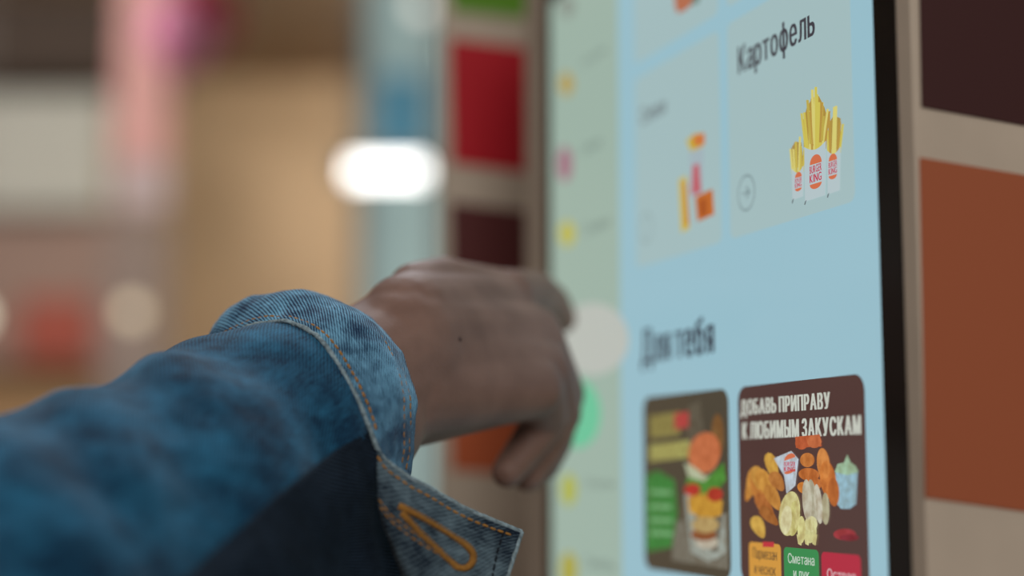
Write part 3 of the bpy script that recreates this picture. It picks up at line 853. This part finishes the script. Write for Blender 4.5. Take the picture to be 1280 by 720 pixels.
# lamps
def lamp_tube(px0, px1, py, d, r, e, label):
    a = at(px0, py, d); b_ = at(px1, py, d); c_ = (a+b_)/2
    root = empty('tube_lamp', c_); tag(root, label, 'lamp')
    bm = bmesh.new(); add_tube(bm, [a-c_, b_-c_], r, 20); bm_obj('glowing_tube', bm, mat('tube_glow_%d' % int(e*10), (230, 230, 230), emit=(255, 254, 250), estr=e), root, True)
    bm = bmesh.new()
    for s_ in (a-c_, b_-c_): add_tube(bm, [s_+Vector((-.02, 0, 0)), s_+Vector((.02, 0, 0))], r*1.1, 16)
    add_box(bm, (a-c_).x, (b_-c_).x, -.02, .02, r, r+.03)
    bm_obj('fitting', bm, mat('grey_metal', (150, 150, 145)), root)
    bm = bmesh.new()
    for s_ in (a-c_, b_-c_): add_tube(bm, [s_+Vector((0, 0, r)), Vector((s_.x, s_.y, 3.55-c_.z))], .004, 8)
    bm_obj('suspension_wire', bm, mat('grey_metal', (150, 150, 145)), root)
    return root
lamp_tube(430, 538, 214, 5.0, .030, 4.2, 'bright white horizontal tube lamp in front of the display case')
def globe(px, py, d, r, e, col, label):
    c_ = at(px, py, d); root = empty('globe_lamp', c_); tag(root, label, 'lamp', 'small globe lamps')
    bm = bmesh.new(); bmesh.ops.create_uvsphere(bm, u_segments=24, v_segments=16, radius=r); bm_obj('glass_globe', bm, mat('globe_glow_%d_%d' % (px, py), (200, 190, 170), emit=col, estr=e), root, True)
    bm = bmesh.new(); add_tube(bm, [(0, 0, r*.9), (0, 0, r*1.5)], r*.4, 12); bm_obj('cap', bm, mat('grey_metal', (150, 150, 145)), root)
    bm = bmesh.new(); add_tube(bm, [(0, 0, r*1.4), (0, 0, 3.55-c_.z)], .003, 8); bm_obj('cord', bm, mat('grey_metal', (150, 150, 145)), root)
globe(165, 390, 5.2, .034, 1.5, (222, 202, 170), 'small dim globe lamp before the grey column')
globe(-30, 395, 5.2, .034, 2.5, (226, 220, 196), 'small globe lamp at the left edge of the view')
globe(527, 8, 5.0, .030, 1.3, (240, 236, 225), 'small globe lamp above the display case')

# ------------------------------------------------------------------ light
w = bpy.data.worlds.new('hall_light'); S.world = w; w.use_nodes = True
w.node_tree.nodes['Background'].inputs[0].default_value = lin((196, 188, 182))
w.node_tree.nodes['Background'].inputs[1].default_value = .33
def area(name, loc, target, size, energy, col, sy=None):
    l = bpy.data.lights.new(name, 'AREA'); l.energy = energy; l.color = col; l.size = size
    if sy: l.shape = 'RECTANGLE'; l.size_y = sy
    o = bpy.data.objects.new(name, l); COL.objects.link(o); o.location = loc
    o.rotation_euler = (Vector(target)-Vector(loc)).to_track_quat('-Z', 'Y').to_euler()
    return o
area('ceiling_light_near', (.0, 2.0, 3.0), (-.02, .65, 1.4), .9, 27, (.86, .93, 1.0))
area('ceiling_light_side', (-1.6, .2, 2.9), (0, .65, 1.4), .8, 9, (1.0, .93, .86))
area('hall_light_warm', (0.2, 6.2, 3.4), (-.9, 8.6, 1.8), 1.2, 74, (1.0, .93, .82))
area('hall_light_left', (-3.0, 4.2, 3.4), (-2.2, 7.2, 2.2), 1.0, 76, (1.0, .95, .9))

area('fill_light_behind', (.5, -2.0, 2.7), (.1, .6, 1.4), 1.5, 42, (1.0, .96, .90))  # unseen fill lamp, added to brighten the tiles and the sleeve

# ------------------------------------------------------------------ camera
cd_ = bpy.data.cameras.new('camera'); cam = bpy.data.objects.new('camera', cd_); COL.objects.link(cam)
cam.location = CAM; cam.rotation_euler = (math.pi/2+PITCH, 0, 0)
cd_.sensor_width = 36; cd_.lens = FPX*36/1280; cd_.clip_start = .02; cd_.clip_end = 60
cd_.dof.use_dof = True; cd_.dof.focus_distance = .608; cd_.dof.aperture_fstop = 2.25
S.camera = cam
S.view_settings.view_transform = 'Standard'; S.view_settings.look = 'None'
S.view_settings.exposure = 0; S.view_settings.gamma = 1; S.view_settings.use_curve_mapping = False
